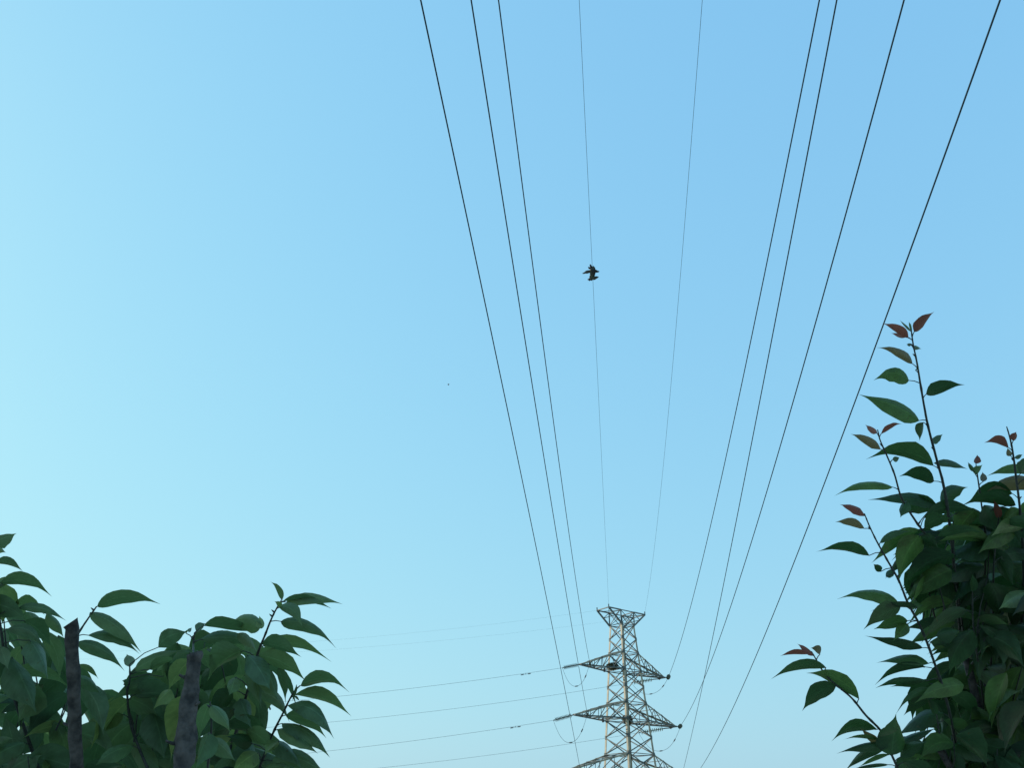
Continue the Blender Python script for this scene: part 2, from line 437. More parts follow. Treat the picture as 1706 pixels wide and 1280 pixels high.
ATT = {'L1': TC + u * (.82 * L1) + v * .35 + Zv * (z1b + .05), 'L2': TC + u * (.79 * L2) + v * .4 + Zv * (z2b + .05), 'L3': TC + u * (.83 * L3) + v * .35 + Zv * (z3b + .05),
       'R1': tips['R1'], 'R2': tips['R2'], 'R3': tips['R3']}
SLAB = {'L1': 'end-on insulator string facing the viewer on the upper left cross-arm', 'L2': 'end-on insulator string facing the viewer on the second left cross-arm',
        'L3': 'end-on insulator string facing the viewer on the lowest left cross-arm', 'R1': 'dark ball-like end-on insulator string at the upper right arm tip',
        'R2': 'dark ball-like end-on insulator string at the second right arm tip', 'R3': 'end-on insulator string at the lowest right arm tip'}
for key, (epx, H, smp) in NEAR.items():
    d = ray(*epx); P0 = EYE + d * ((H - EYE.z) / d.z)
    dirn = Vector((P0.x - ATT[key].x, P0.y - ATT[key].y, 0)).normalized()
    right = key[0] == 'R'
    off = Vector((.75, 0, -.05)) if right else Vector((0, 0, 0))
    a = ATT[key] + off; b = a + dirn * 2.6 - Zv * .12
    if key[1] != '3':
        disc_string('insulator_string', a, b, SLAB[key], STR, rad=.36 if right else .2)
        if right:      # yoke that ties the string back to the tip
            y = MB(ATT[key]); y.bar(ATT[key] - dirn.cross(Zv) * .1, a + Zv * .01, .2, .12); y.build('arm_yoke', FITTING, tower).location = ATT[key] - TC
    clamp_near[key] = b
    pts, dr, cv = near_span(b, epx, H, smp)
    curve_wire('power_line', pts, .032, NLAB[key], 'power line', PHASE)

# thin shield wires from the top frame
pe, _, cvR = near_span(etip[-1][0] + Zv * .3, (1170, 0), 41.5 + EYEZ, [(1138.6, 400), (1091.7, 900)])
curve_wire('shield_wire', pe, .0125, 'very thin faint wire right of the one that carries the dark tangle', 'shield wire', 'thin wires from the pylon top')
pl, _, _ = near_span(etip[1][0] + Zv * .3, (965, 0), 41.5 + EYEZ, [], curv=cvR)
curve_wire('shield_wire', pl, .0125, 'very thin faint wire on which the dark ragged tangle is caught', 'shield wire', 'thin wires from the pylon top')
# an extra thinner cable that ends lower on the body
Bend = at(1113, 1370, (TC.y - 1) / (math.cos(PITCH) - math.sin(PITCH) * (640 - 1370) / F * -1))
d_ = ray(1112, 1372); Bend = EYE + d_ * ((TC.y - 1.5) / d_.y)
pb, _, _ = near_span(Bend, (1394, 0), 16. + EYEZ, [(1342, 280), (1318, 400), (1241, 800), (1222.6, 900), (1176, 1126), (1137, 1280)])
curve_wire('cable', pb, .017, 'slimmer straight cable crossing the second right power line low beside the pylon', 'cable', None)

# the line that turns off to the left
FAR = {
 'L1': ([(937, 1113.5)], [(885, 1122), (740, 1139), (650, 1151), (570, 1162)]),
 'R1': ([(1052, 1138.5)], [(1005, 1145), (800, 1174), (680, 1190), (557, 1205)]),
 'L2': ([(922, 1201)], [(870, 1210), (700, 1232), (630, 1242), (552, 1253)]),
 'R2': ([(1064, 1222)], [(1010, 1231), (955, 1238), (800, 1258), (660, 1280)]),
}
FLAB = {'L1': 'faint line leaving the upper left arm tip towards the left trees',
        'R1': 'faint line emerging from behind the pylon just under the upper left cross-arm',
        'L2': 'faint line leaving the second left arm tip towards the left trees',
        'R2': 'lowest faint line heading left, emerging behind the pylon under the second cross-arm'}
FSL = {'L1': 'dark string of discs pointing left from the upper left arm tip', 'R1': 'pale greenish string of discs under the upper right cross-arm',
       'L2': 'dark string of discs pointing left from the second left arm tip', 'R2': 'pale greenish string of discs under the second right cross-arm'}
azf = math.radians(168.1); fdir = Vector((math.cos(azf), math.sin(azf), 0))
for key, ((epx,), smp) in FAR.items():
    # the clamp: on the pixel's sight line, in the plane of the outgoing line through the tip
    tipk = tips[key]
    s, z = plane_hit(*epx, tipk, fdir)
    b = tipk + fdir * s + Zv * z
    seg = (b - tipk).normalized()
    a = tipk + seg * (.3 if key[0] == 'L' else 1.9)
    if key[0] == 'R':
        y = MB(tipk); y.tube([tipk, tipk.lerp(a, .45) - Zv * .1, a], .09, 6); y.lathe(tipk.lerp(a, .3), tipk.lerp(a, .62), ((0, .1), (.5, .3), (1, .1)), 8)
        y.build('link_bar', FITTING, tower).location = tipk - TC
    disc_string('insulator_string', a, b, FSL[key], STR, 13 if key[0] == 'L' else 12, .36 if key[0] == 'L' else .42, None if key[0] == 'L' else PALEGLASS)
    if key[0] == 'R':
        o2 = Vector((0, 0, -.62)) - fdir * .4
    clamp_far[key] = b
    pts, _ = far_span(b, smp)
    curve_wire('power_line', pts, .019, FLAB[key], 'power line', PHASE)
    for q in (9.,) if key == 'L1' else (8.5,) if key == 'L2' else ():
        i = max(k for k in range(len(pts)) if (pts[k] - b).length <= q * .8)
        dm = MB(pts[i]); dd = (pts[i + 1] - pts[i]).normalized()
        dm.lathe(pts[i] - dd * .9 - Zv * .15, pts[i] - dd * .35 - Zv * .15, ((0, .05), (.3, .08), (.8, .08), (1, .04)), 8)
        dm.lathe(pts[i] + dd * .35 - Zv * .15, pts[i] + dd * .9 - Zv * .15, ((0, .05), (.3, .08), (.8, .08), (1, .04)), 8)
        dm.bar(pts[i] - dd * .6 - Zv * .15, pts[i] + dd * .6 - Zv * .15, .04); dm.bar(pts[i] - Zv * .18, pts[i] + Zv * .05, .06)
        tag(dm.build('vibration_damper', FITTING), 'small dumbbell weight on the ' + ('upper' if key == 'L1' else 'lower') + ' of two left arm-tip lines', 'damper', 'dampers on the left lines')
for sgn, smp, lab in ((1, [(970, 1022), (900, 1031), (680, 1052), (565, 1069)], 'faintest thin wire heading left from the pylon top frame, upper of two'),
                      (-1, [(990, 1036), (860, 1051), (680, 1071), (575, 1085)], 'faintest thin wire heading left from the pylon top frame, lower of two')):
    pts, _ = far_span(etip[sgn][1], smp)
    curve_wire('shield_wire', pts, .006, lab, 'shield wire', 'thin wires from the pylon top')

# jumpers that carry the current under each arm
def jumper(key, lowpx, label):
    a, b = clamp_near[key], clamp_far[key]
    mid = (a + b) / 2
    d = ray(*lowpx); t = (mid.y - EYE.y) / d.y; low = EYE + d * t
    pts = []
    sag = mid.z - low.z
    for i in range(25):
        t = i / 24; p = a.lerp(b, t); k = 1 - abs(2 * t - 1) ** 2.3
        pts.append(p - Zv * sag * k)
    m = MB(a); m.tube(pts, .025, 6); o = tag(m.build('jumper_wire', WIRE, smooth=True), label, 'jumper wire', 'looped jumpers under the arms')
    for t in (.17, .5):
        i = int(t * 24); w = MB(a); dd = (pts[i + 1] - pts[i]).normalized()
        w.lathe(pts[i] - dd * .3, pts[i] + dd * .35, ((0, .04), (.25, .09), (.75, .09), (1, .04)), 8); w.build('clamp', FITTING, o)
jumper('L1', (958, 1144), 'drooping wire loop under the upper left arm tip')
jumper('L2', (952, 1238), 'drooping wire loop under the second left arm tip')
jumper('R1', (1083, 1157), 'drooping wire loop under the upper right arm tip')
jumper('R2', (1096, 1252), 'drooping wire loop under the second right arm tip')

# hanging brackets on the arms (small dark blocks under the left arms)
for key, zb, Lr in (('L1', z1b, L1), ('L2', z2b, L2)):
    p = TC + u * (.52 * Lr) + v * .55 + Zv * (zb - .1)
    w = MB(TC); w.bar(p, p - Zv * .65, .22, .26); w.bar(p - Zv * .6 - v * .15, p - Zv * .6 + v * .15, .2); w.build('hanger_bracket', FITTING, tower)

# bird nests lodged in the lattice
def nest(c, rx, rz, label, seed):
    rnd = random.Random(seed); m = MB(c)
    for k in range(420):
        th = rnd.uniform(0, 2 * math.pi); ph = rnd.uniform(-1, .7); rr = math.sqrt(max(0, 1 - ph * ph)) * rnd.uniform(.55, 1.0)
        p = Vector(c) + Vector((math.cos(th) * rr * rx, math.sin(th) * rr * rx, ph * rz))
        tdir = Vector((-math.sin(th), math.cos(th), rnd.uniform(-.4, .4))) + Vector((rnd.uniform(-.7, .7), rnd.uniform(-.7, .7), rnd.uniform(-.3, .3)))
        tdir.normalize(); L = rnd.uniform(.25, .7) * rx
        m.bar(p - tdir * L * .5, p + tdir * L * .5, rnd.uniform(.04, .08))
    tag(m.build('bird_nest', TWIGS), label, 'bird nest', 'nests in the pylon')
nest(TC + u * (hw(z1b) + 1.3) + v * .5 + Zv * (z1b + .45), 1.0, .62, 'large dark twig nest inside the upper left cross-arm', 3)
nest(TC + u * .9 + v * .9 + Zv * (z2b + .1), .95, .8, 'dark twig nest behind the near leg at the second pair of arms', 4)

# the dark tangle caught on the left shield wire
def lobe(bm, c, ax, sx, sy, sz, seed):
    me = bmesh.ops.create_icosphere(bm, subdivisions=3, radius=1)
    X = Vector(ax).normalized(); Y = X.orthogonal().normalized(); Z3 = X.cross(Y)
    for w in me['verts']:
        p = w.co.copy(); k = 1 + .45 * noise.noise(p * 2.1 + Vector((seed * 3.7, seed, 0))) + .2 * noise.noise(p * 5 + Vector((seed, 0, seed)))
        tp = 1 - .55 * max(0, p.x)
        w.co = Vector(c) + (X * p.x * sx + (Y * p.y * sy + Z3 * p.z * sz) * tp) * k
i_ = min(range(len(pl)), key=lambda k: abs((lambda q: 640 - F * (q.dot(UP) / q.dot(FW)))(pl[k] - EYE) - 452))
tc_ = pl[i_]; dep = (tc_ - EYE).dot(FW); s_ = dep / F
bm = bmesh.new()
def off(x, y, z=0.): return tuple((RT * (x - 985) + UP * (452 - y) + FW * z) * s_)
for k, (x, y, dx, dy, dz, a, b2, c2, z) in enumerate((
        (985.5, 457.5, .12, -1, .3, 10, 5.2, 4.5, 0), (982.5, 446.5, -.35, 1, .2, 4.2, 2.0, 1.6, 1), (980, 449.5, -.8, .5, -.4, 3, 1.4, 1.5, -1),
        (976.5, 456, -1, -.25, .3, 8, 2.9, 2.4, 1), (990.5, 455, 1, -.15, -.3, 6.0, 2.6, 2.4, -1), (988, 450, .6, -.9, .3, 4, 1.8, 2, 0),
        (983, 466, -.4, -.8, .2, 5.5, 4.0, 3, 1), (988.5, 466, 1, .25, -.3, 7, 3.0, 2.8, 0), (979.5, 468, -1, -.2, .5, 2.6, 1.8, 1.5, 2))):
    lobe(bm, off(x, y, z), RT * dx + UP * dy + FW * dz, a * s_, b2 * s_, c2 * s_, k + 1)
me = bpy.data.meshes.new('snagged_tangle'); bm.to_mesh(me); bm.free()
me.polygons.foreach_set('use_smooth', [False] * len(me.polygons))
o = link('snagged_tangle', me, RAG); o.location = tc_
tag(o, 'small dark ragged tangle caught on a thin overhead wire', 'debris')

# a tiny far-off bird
bp_ = at(747, 641, 110); m = MB(bp_)
ax = (RT * .55 - UP * .8).normalized(); sd = (RT * .8 + UP * .5 + FW * .3).normalized()
m.lathe(bp_ - ax * .13, bp_ + ax * .13, ((0, .015), (.15, .045), (.5, .07), (.8, .045), (1, .01)), 8)
for s in (-1, 1):
    r0 = bp_ + ax * .02; m.add([r0 - ax * .07, r0 + ax * .07, r0 + sd * (s * .13) + ax * .02 + Zv * .05, r0 + sd * (s * .13) - ax * .05 + Zv * .05,
                               r0 - ax * .07 + Zv * .012, r0 + ax * .07 + Zv * .012, r0 + sd * (s * .13) + ax * .02 + Zv * .058, r0 + sd * (s * .13) - ax * .05 + Zv * .058],
                              [(0, 1, 2, 3), (7, 6, 5, 4), (0, 4, 5, 1), (1, 5, 6, 2), (2, 6, 7, 3), (3, 7, 4, 0)])
tag(m.build('bird', FEATHER), 'tiny far-off bird alone in the open sky', 'bird')

# ------------------------------------------------------------------ foliage
PROF = ((0, .05), (.05, .36), (.12, .68), (.22, .92), (.34, 1.0), (.47, .95), (.6, .80), (.71, .56), (.79, .33), (.86, .16), (.92, .07), (1.0, .0))
CR = (-1, -.55, 0, .55, 1)
def leaf(m, b, t, wid, bow, db, dt, rnd, tilt=None, fold=None):
    """one leaf: midrib from b to t (photo pixels at the depths db and dt), bowed and folded, with a drawn-out tip"""
    B, T = at(*b, db), at(*t, dt); px = (db + dt) / 2 / F
    cx, cy = t[0] - b[0], t[1] - b[1]; n = math.hypot(cx, cy) or 1
    qx, qy = -cy / n, cx / n
    if qy > 0 or (abs(qy) < 1e-6 and qx < 0): qx, qy = -qx, -qy
    P = (RT * qx - UP * qy)
    view = ray((b[0] + t[0]) / 2, (b[1] + t[1]) / 2).normalized()
    tilt = rnd.choice((-1, 1)) * rnd.uniform(.35, .95) if tilt is None else tilt
    fold = rnd.uniform(.15, .5) if fold is None else fold
    half = wid / (math.cos(tilt + fold) + math.cos(tilt - fold)) * px
    half = min(half, .46 * n * px)
    chord = T - B
    wav, ph = rnd.uniform(.02, .10), rnd.uniform(0, 6)
    droop = rnd.uniform(-.02, .10)
    flip = rnd.choice((-1, 1)); twist = rnd.uniform(-.7, .7); asym = rnd.uniform(-.22, .22); rag = rnd.uniform(.05, .24); sd = rnd.uniform(0, 50); sk = rnd.uniform(.82, 1.22); hook = rnd.uniform(-.05, .05)
    k0 = len(m.v); vs, fs = [], []
    for i, (s, w) in enumerate(PROF):
        s = s ** sk
        c = B + chord * s + P * (bow * px * math.sin(math.pi * s ** .85)) - UP * (droop * n * px * max(0, s - .7) * 3) + view * (hook * n * px * s * s)
        for j, q in enumerate(CR):
            a = tilt + twist * (s - .4) + (fold if q > 0 else -fold) * (1 if abs(q) > .5 else .8)
            e = P * math.cos(a) + view * math.sin(a)
            ww = w * (1 + asym * (1 if q > 0 else -1)) * (1 + rag * noise.noise((s * 5 + sd, q * 2, sd)))
            curl = view * (wav * half * math.sin(9 * s + ph + q) * abs(q)) * flip
            vs.append(c + e * (half * q * ww) + curl * w)
            m.uv[k0 + len(vs) - 1] = (s, .5 + q * .5)
    nc = len(CR)
    for i in range(len(PROF) - 1):
        for j in range(nc - 1):
            fs.append((i * nc + j, i * nc + j + 1, (i + 1) * nc + j + 1, (i + 1) * nc + j))
    m.add(vs, fs)

def smooth_line(pts, n=6):                               # Catmull-Rom through (x, y, depth)
    out = []
    P = [pts[0]] + list(pts) + [pts[-1]]
    for i in range(1, len(P) - 2):
        for k in range(n):
            t = k / n
            out.append(tuple(.5 * (2 * P[i][c] + (P[i + 1][c] - P[i - 1][c]) * t + (2 * P[i - 1][c] - 5 * P[i][c] + 4 * P[i + 1][c] - P[i + 2][c]) * t * t
                                   + (3 * P[i][c] - P[i - 1][c] - 3 * P[i + 1][c] + P[i + 2][c]) * t ** 3) for c in range(3)))
    out.append(tuple(pts[-1]))
    return out

def shoot(tree, origin, path, r0, r1, leaves, seed, label=None, auto=None):
    lm = LEAF if tree is treeR else LEAF_B
    """path: (x, y, depth) tip first. leaves: (bx, by, tx, ty, width, bow, kind[, depth shift])"""
    rnd = random.Random(seed)
    if auto: leaves = list(leaves) + along(path, *auto)
    line = smooth_line(path)
    st = MB(origin); n = len(line)
    st.tube([at(*p) for p in line], [(r1 + (r0 - r1) * (i / (n - 1)) ** .8) * (1 + (.25 if i % 7 == 3 else 0)) for i in range(n)], 7, wob=.15)
    sets = {}
    for lf in leaves:
        bx, by, tx, ty, w, bow, kind = lf[:7]; ds = lf[7] if len(lf) > 7 else rnd.uniform(-.04, .04)
        j = min(range(n), key=lambda k: math.hypot(line[k][0] - bx, line[k][1] - by - 7)); q = line[j]
        db = q[2] + ds * .5; dt = db + ds + rnd.uniform(-.035, .035)
        dist = math.hypot(q[0] - bx, q[1] - by)
        if dist > 2 and dist < 60:
            a, b = at(*q), at(bx, by, db); mid = (a + b) / 2 + Zv * dist * .0001
            d = (at(tx, ty, dt) - b).normalized()
            st.tube([a, mid, b, b + d * .004], [.0011, .0009, .0008, .0006], 5)
        leaf(sets.setdefault(kind, MB(origin)), (bx, by), (tx, ty), w, bow, db, dt, rnd)
    for _ in range(max(2, n // 12)):                     # buds along the stem
        k = rnd.randrange(n // 8, n - 1); p = at(*line[k]); d = (RT * rnd.choice((-1, 1)) + UP * .9).normalized()
        st.tube([p, p + d * .004, p + d * .008], [.0018, .0016, .0004], 5)
    so = st.build('shoot', STEM, tree, True)
    if label: so['label'] = label
    for kind, m in sets.items():
        m.build({'g': 'leaves', 'r': 'young_leaves', 'b': 'bronze_leaves', 'p': 'pale_leaves'}[kind], {'g': lm, 'r': YOUNG, 'b': BRONZE, 'p': PALE}[kind], so, True)
    return so

def along(path, y0, y1, step, seed, lr=(68, 98), wr=(16, 30), left=(150, 205), right=(-25, 40)):
    """leaves set alternately along a shoot between two heights"""
    rnd = random.Random(seed); out, line, acc, side = [], smooth_line(path), 0, 1
    for a, b in zip(line, line[1:]):
        acc += math.hypot(b[0] - a[0], b[1] - a[1])
        if acc > step and y0 < b[1] < y1:
            acc = rnd.uniform(-5, 5); side = -side
            th = math.radians(rnd.uniform(*(left if side > 0 else right))); L = rnd.uniform(*lr)
            bx, by = b[0] + math.cos(th) * 11, b[1] + math.sin(th) * 4 - 9
            th2 = th + (-.25 if side > 0 else .25)
            out.append((bx, by, bx + math.cos(th2) * L, by + math.sin(th2) * L, rnd.uniform(*wr), rnd.uniform(4, 14), 'g', rnd.uniform(-.09, .12)))
    return out

def inside(x, y, poly):
    c = False; j = len(poly) - 1
    for i in range(len(poly)):
        (xi, yi), (xj, yj) = poly[i], poly[j]
        if (yi > y) != (yj > y) and x < (xj - xi) * (y - yi) / (yj - yi) + xi: c = not c
        j = i
    return c

def crown(tree, origin, poly, count, depths, heads, seed, wrange=(26, 50), lrange=(70, 112), twigs=None, name='foliage'):
    """a mass of leaves through the crown's depth, on twigs; heads(x, y) gives the hanging direction of a leaf in degrees"""
    rnd = random.Random(seed); m, tw = MB(origin), MB(origin)
    xs, ys = [p[0] for p in poly], [p[1] for p in poly]
    k = tries = 0
    while k < count and tries < count * 60:
        tries += 1
        x, y = rnd.uniform(min(xs), max(xs)), rnd.uniform(min(ys), max(ys))
        z = depths[0] + (depths[1] - depths[0]) * rnd.random()
        sc = depths[0] / z
        L = rnd.uniform(*lrange) * (.4 + .6 * sc); th = math.radians(heads(x, y, rnd))
        tx, ty = x + math.cos(th) * L, y + math.sin(th) * L
        if not (inside(x, y, poly) and inside(x + (tx - x) * .72, y + (ty - y) * .72, poly) and inside((x + tx) / 2, (y + ty) / 2 - 8, poly)): continue
        leaf(m, (x, y), (tx, ty), rnd.uniform(*wrange) * sc, rnd.uniform(2, 14), z, z + rnd.uniform(-.08, .08), rnd, rnd.uniform(-1.15, 1.15))
        if k % 2 == 0:
            p = at(x, y, z); q = at(x + rnd.uniform(-25, 25), y + rnd.uniform(40, 110), z + rnd.uniform(-.03, .08))
            tw.tube([p, p.lerp(q, .5) + RT * rnd.uniform(-.006, .006), q], [.0009, .0013, .002], 5)
        k += 1
    nl = len(m.f); k = len(m.v); m.v += tw.v; m.f += [tuple(i + k for i in f) for f in tw.f]
    f = m.build(name, LEAF if tree is treeR else LEAF_B, tree, True); f.data.materials.append(STEM)
    for p in list(f.data.polygons)[nl:]: p.material_index = 1
    return f

def pole(tree, origin, pts, rs, slant):
    """a pruned trunk with a sawn top, running down to the ground"""
    line = [Vector(p) for p in pts]
    m = MB(origin)
    fine, fr = [], []
    for i in range(len(line) - 1):
        k_ = 14
        for k in range(k_): fine.append(line[i].lerp(line[i + 1], k / k_)); fr.append(rs[i] + (rs[i + 1] - rs[i]) * k / k_)
    fine.append(line[-1]); fr.append(rs[-1])
    for k in range(len(fine)):
        q = fine[k] * 38
        fr[k] *= 1 + .10 * noise.noise(q) + (.10 if k in (1, 2) else 0) + (.07 if k % 9 == 5 else 0)
        if k: fine[k] = fine[k] + RT * (.0022 * noise.noise(fine[k] * 21 + Vector((9, 2, 5))))
    m.tube(fine, fr, 18, cap=False, wob=.16)
    n = 18                                               # sawn, slanting end: lower one side of the first ring
    for k in range(n):
        w = m.v[k]; d = w - (fine[0] - m.o); m.v[k] = w - Zv * max(0, slant * (-d.dot(RT) / fr[0] * .5 + .5)) * fr[0]
    t = m.build('trunk', BARK, tree, True)
    e = MB(origin); e.add([w + m.o + Zv * .0005 for w in m.v[:n]], [tuple(range(n))]); e.build('sawn_end', CUT, t)
    for k in (10, 17, 24):                          # stubs of trimmed side twigs
        d = (RT * (1 if k % 2 else -1) + UP * .35 - FW * .3).normalized(); q = fine[k] + d * fr[k] * .7
        sb = MB(origin); L_ = .012 if k % 3 else .02
        sb.tube([q, q + d * L_ * .6, q + d * L_ + UP * .002], [.0034, .0026, .0018], 7, wob=.2); sb.build('stub', BARK, t, True)
    return t

# ---- left sapling with the slim pruned trunk
DL = 1.55
oA = at(128, 1280, DL - .1); oA.z = 0
treeR = None
treeA = empty('pollarded_tree', oA)
tag(treeA, 'leafy pollarded tree with a slim sawn-off trunk, at the left edge', 'tree', 'pruned trees on the left')
t0, t1 = at(119.5, 1030, DL - .12), at(127, 1282, DL - .1)
t2 = Vector((t1.x + .02, t1.y + .05, .8)); t3 = Vector((t2.x, t2.y + .03, -.05))
pole(treeA, oA, [t0, t1, t2, t3], [.0100, .0116, .017, .026], 1.6)
polyA = [(-70, 1005), (30, 1000), (75, 1035), (105, 1060), (118, 1100), (150, 1125), (170, 1150), (210, 1150), (262, 1135), (275, 1180), (285, 1290), (285, 1420), (-70, 1420)]
crown(treeA, oA, polyA, 190, (DL, DL + .9), lambda x, y, r: r.choice((r.uniform(10, 80), r.uniform(60, 150), r.uniform(100, 175))), 11)
shoot(treeA, oA, [(-18, 900, DL), (-10, 960, DL), (0, 1040, DL + .03), (20, 1150, DL + .05), (70, 1300, DL + .1), (126, 1480, DL)], .004, .0012, [
    (-16, 905, 28, 887, 22, -1, 'g'), (-14, 902, 10, 922, 20, 0, 'g'), (-8, 938, 39, 953, 14, 7, 'g'), (0, 972, 87, 988, 22, 11, 'g'), (-10, 985, 28, 962, 15, 6, 'g'),
    (30, 1014, 111, 1033, 17, 9, 'g'), (5, 972, 4, 1040, 46, 2, 'g'), (-20, 1005, 45, 1030, 40, 5, 'g'), (25, 1005, 75, 1022, 20, 5, 'g'), (78, 1022, 106, 1062, 18, 4, 'g'),
    (40, 1035, 85, 1075, 34, 4, 'g'), (0, 1078, 14, 1114, 28, 0, 'p', -.06), (50, 1068, 80, 1130, 58, 4, 'g', -.05), (106, 1208, 36, 1228, 20, 3, 'p', -.07),
    (-10, 1248, 26, 1228, 18, 3, 'p', -.07), (20, 1095, 60, 1180, 50, 0, 'g', -.05), (62, 1140, 30, 1200, 44, 0, 'g', -.04), (10, 1290, 70, 1255, 46, 4, 'g', -.07), (95, 1270, 70, 1290, 30, 3, 'g', -.08)], 21,
    'shoot at the photo edge with a torn topmost leaf', auto=(1050, 1400, 24, 57))
shoot(treeA, oA, [(161, 1011, DL), (149, 1028, DL), (129, 1060, DL - .02), (126, 1085, DL - .07)], .0022, .0012, [
    (162, 1011, 268, 1001, 27, 12, 'g', -.03), (150, 1021, 236, 1087, 26, 9, 'g'), (147, 1059, 233, 1085, 20, 12, 'g', .05), (128, 1071, 208, 1112, 24, 9, 'g', .05),
    (130, 1108, 164, 1131, 10, 6, 'g', .06), (126, 1128, 168, 1158, 20, 8, 'g', .06)], 22, 'short shoot beside the slim trunk top with long arching leaves')

# ---- left sapling with the thick pruned trunk
DB = 1.5
oB = at(300, 1280, DB); oB.z = 0
treeB = empty('pollarded_tree', oB)
tag(treeB, 'leafy pollarded tree with a thicker leaning sawn-off trunk', 'tree', 'pruned trees on the left')
t0, t1 = at(325, 1086, DB - .15), at(305, 1282, DB - .22)
t2 = Vector((t1.x - .03, t1.y + .05, .8)); t3 = Vector((t2.x - .01, t2.y + .03, -.05))
pole(treeB, oB, [t0, at(318, 1150, DB - .17), t1, t2, t3], [.0108, .0132, .0175, .026, .036], .5)
polyB = [(200, 1150), (225, 1120), (262, 1105), (285, 1075), (330, 1055), (380, 1045), (430, 1062), (432, 1090), (470, 1105), (478, 1150), (440, 1165), (432, 1190), (415, 1215), (455, 1235), (470, 1262), (530, 1290), (500, 1420), (200, 1420)]
crown(treeB, oB, polyB, 190, (DB + .02, DB + .9), lambda x, y, r: r.choice((r.uniform(10, 70), r.uniform(50, 130), r.uniform(110, 175))) if x < 400 else r.uniform(15, 95), 12)
shoot(treeB, oB, [(216, 1108, DB + .05), (216, 1135, DB + .05), (212, 1160, DB + .07), (225, 1230, DB + .1), (290, 1380, DB)], .0028, .0011, [
    (216, 1112, 211, 1089, 19, 2, 'g'), (224, 1118, 306, 1079, 21, 4, 'g'), (264, 1079, 313, 1053, 30, 8, 'g'), (312, 1052, 320, 1046, 7, 0, 'g'), (250, 1116, 302, 1099, 16, 7, 'g'),
    (206, 1141, 260, 1148, 36, 6, 'g'), (270, 1128, 316, 1108, 24, 4, 'g'), (215, 1138, 203, 1135, 10, 1, 'g'), (215, 1165, 262, 1190, 40, 3, 'g'), (285, 1150, 255, 1180, 26, 2, 'g')], 23,
    'slender sprig between the two sawn-off trunks', auto=(1165, 1330, 22, 58))
shoot(treeB, oB, [(324, 1055, DB), (322, 1072, DB), (322, 1086, DB - .05), (322, 1105, DB - .1)], .0022, .0012, [
    (327, 1053, 343, 1038, 14, 3, 'g'), (310, 1056, 313, 1049, 5, 0, 'g'), (340, 1043, 430, 1055, 20, 4, 'g', .05), (436, 1040, 382, 1036, 30, 8, 'g', .08), (436, 1048, 432, 1026, 16, 2, 'g', .06),
    (335, 1066, 425, 1072, 26, 6, 'g', .05), (396, 1056, 429, 1086, 18, 3, 'g', .07), (318, 1088, 282, 1106, 26, 5, 'g', .06), (330, 1085, 352, 1118, 26, 2, 'g', .05), (318, 1100, 280, 1150, 30, 3, 'g', .05)], 24,
    'short sprig on top of the thicker trunk')
shoot(treeB, oB, [(469, 1000, DB + .02), (462, 1012, DB + .02), (452, 1032, DB + .03), (441, 1060, DB + .04), (430, 1088, DB + .05), (410, 1160, DB + .06), (380, 1260, DB + .06), (330, 1400, DB)], .003, .001, [
    (470, 1000, 450, 966, 10, 3, 'g'), (477, 1004, 571, 1008, 20, 11, 'g', .04), (472, 1002, 553, 1015, 13, 9, 'g', .03), (466, 1010, 504, 1044, 23, 9, 'g', -.03), (467, 1013, 457, 1001, 8, 0, 'g'),
    (468, 1036, 561, 1073, 21, 12, 'g', .04), (438, 1077, 553, 1103, 20, 16, 'g', .04), (436, 1074, 502, 1094, 24, 5, 'g', -.02), (430, 1093, 510, 1133, 30, 8, 'g', -.02),
    (392, 1129, 382, 1160, 22, 0, 'p', -.08), (440, 1108, 463, 1167, 30, 2, 'g', -.04), (464, 1112, 476, 1170, 17, 1, 'g'), (420, 1108, 436, 1177, 34, 0, 'g', -.03), (414, 1152, 433, 1187, 13, 2, 'g'),
    (405, 1085, 345, 1130, 36, 6, 'g', -.05), (412, 1092, 450, 1150, 40, 4, 'g', -.06), (400, 1165, 420, 1215, 34, 0, 'g', -.04), (385, 1150, 350, 1200, 40, 0, 'g', -.05)], 25,
    'upper right shoot with a small upright tip leaf', auto=(1100, 1330, 22, 59))
shoot(treeB, oB, [(500, 1143, DB), (488, 1156, DB), (471, 1190, DB + .02), (455, 1222, DB + .03), (440, 1260, DB + .04), (410, 1330, DB + .04), (340, 1440, DB)], .003, .001, [
    (501, 1143, 584, 1149, 21, 14, 'g', .03), (492, 1158, 586, 1194, 22, 11, 'g', .03), (480, 1176, 557, 1230, 32, 18, 'g', -.02), (470, 1206, 550, 1264, 27, 13, 'g', -.03), (462, 1216, 530, 1258, 28, 8, 'g', -.04),
    (452, 1268, 545, 1292, 34, 14, 'g', -.04), (465, 1236, 440, 1260, 19, 2, 'p', -.08), (410, 1216, 458, 1252, 30, 4, 'g', -.04), (494, 1142, 487, 1168, 5, 0, 'g'), (490, 1160, 499, 1168, 4, 0, 'g'),
    (430, 1255, 385, 1290, 32, 4, 'g', -.05), (420, 1240, 375, 1225, 30, 4, 'g', -.05)], 26, 'lower right shoot with broad drooping leaves', auto=(1200, 1400, 22, 60))

shoot(treeB, oB, [(350, 1170, DB - .3), (352, 1215, DB - .29), (345, 1290, DB - .27), (330, 1420, DB - .2)], .0024, .0009, [
    (350, 1172, 331, 1232, 24, 3, 'g'), (352, 1176, 384, 1218, 26, 4, 'g'), (348, 1222, 326, 1285, 30, 3, 'g'), (352, 1232, 392, 1270, 28, 4, 'p'), (346, 1270, 322, 1330, 30, 3, 'g')], 27,
    'small shoot in front of the thicker trunk')

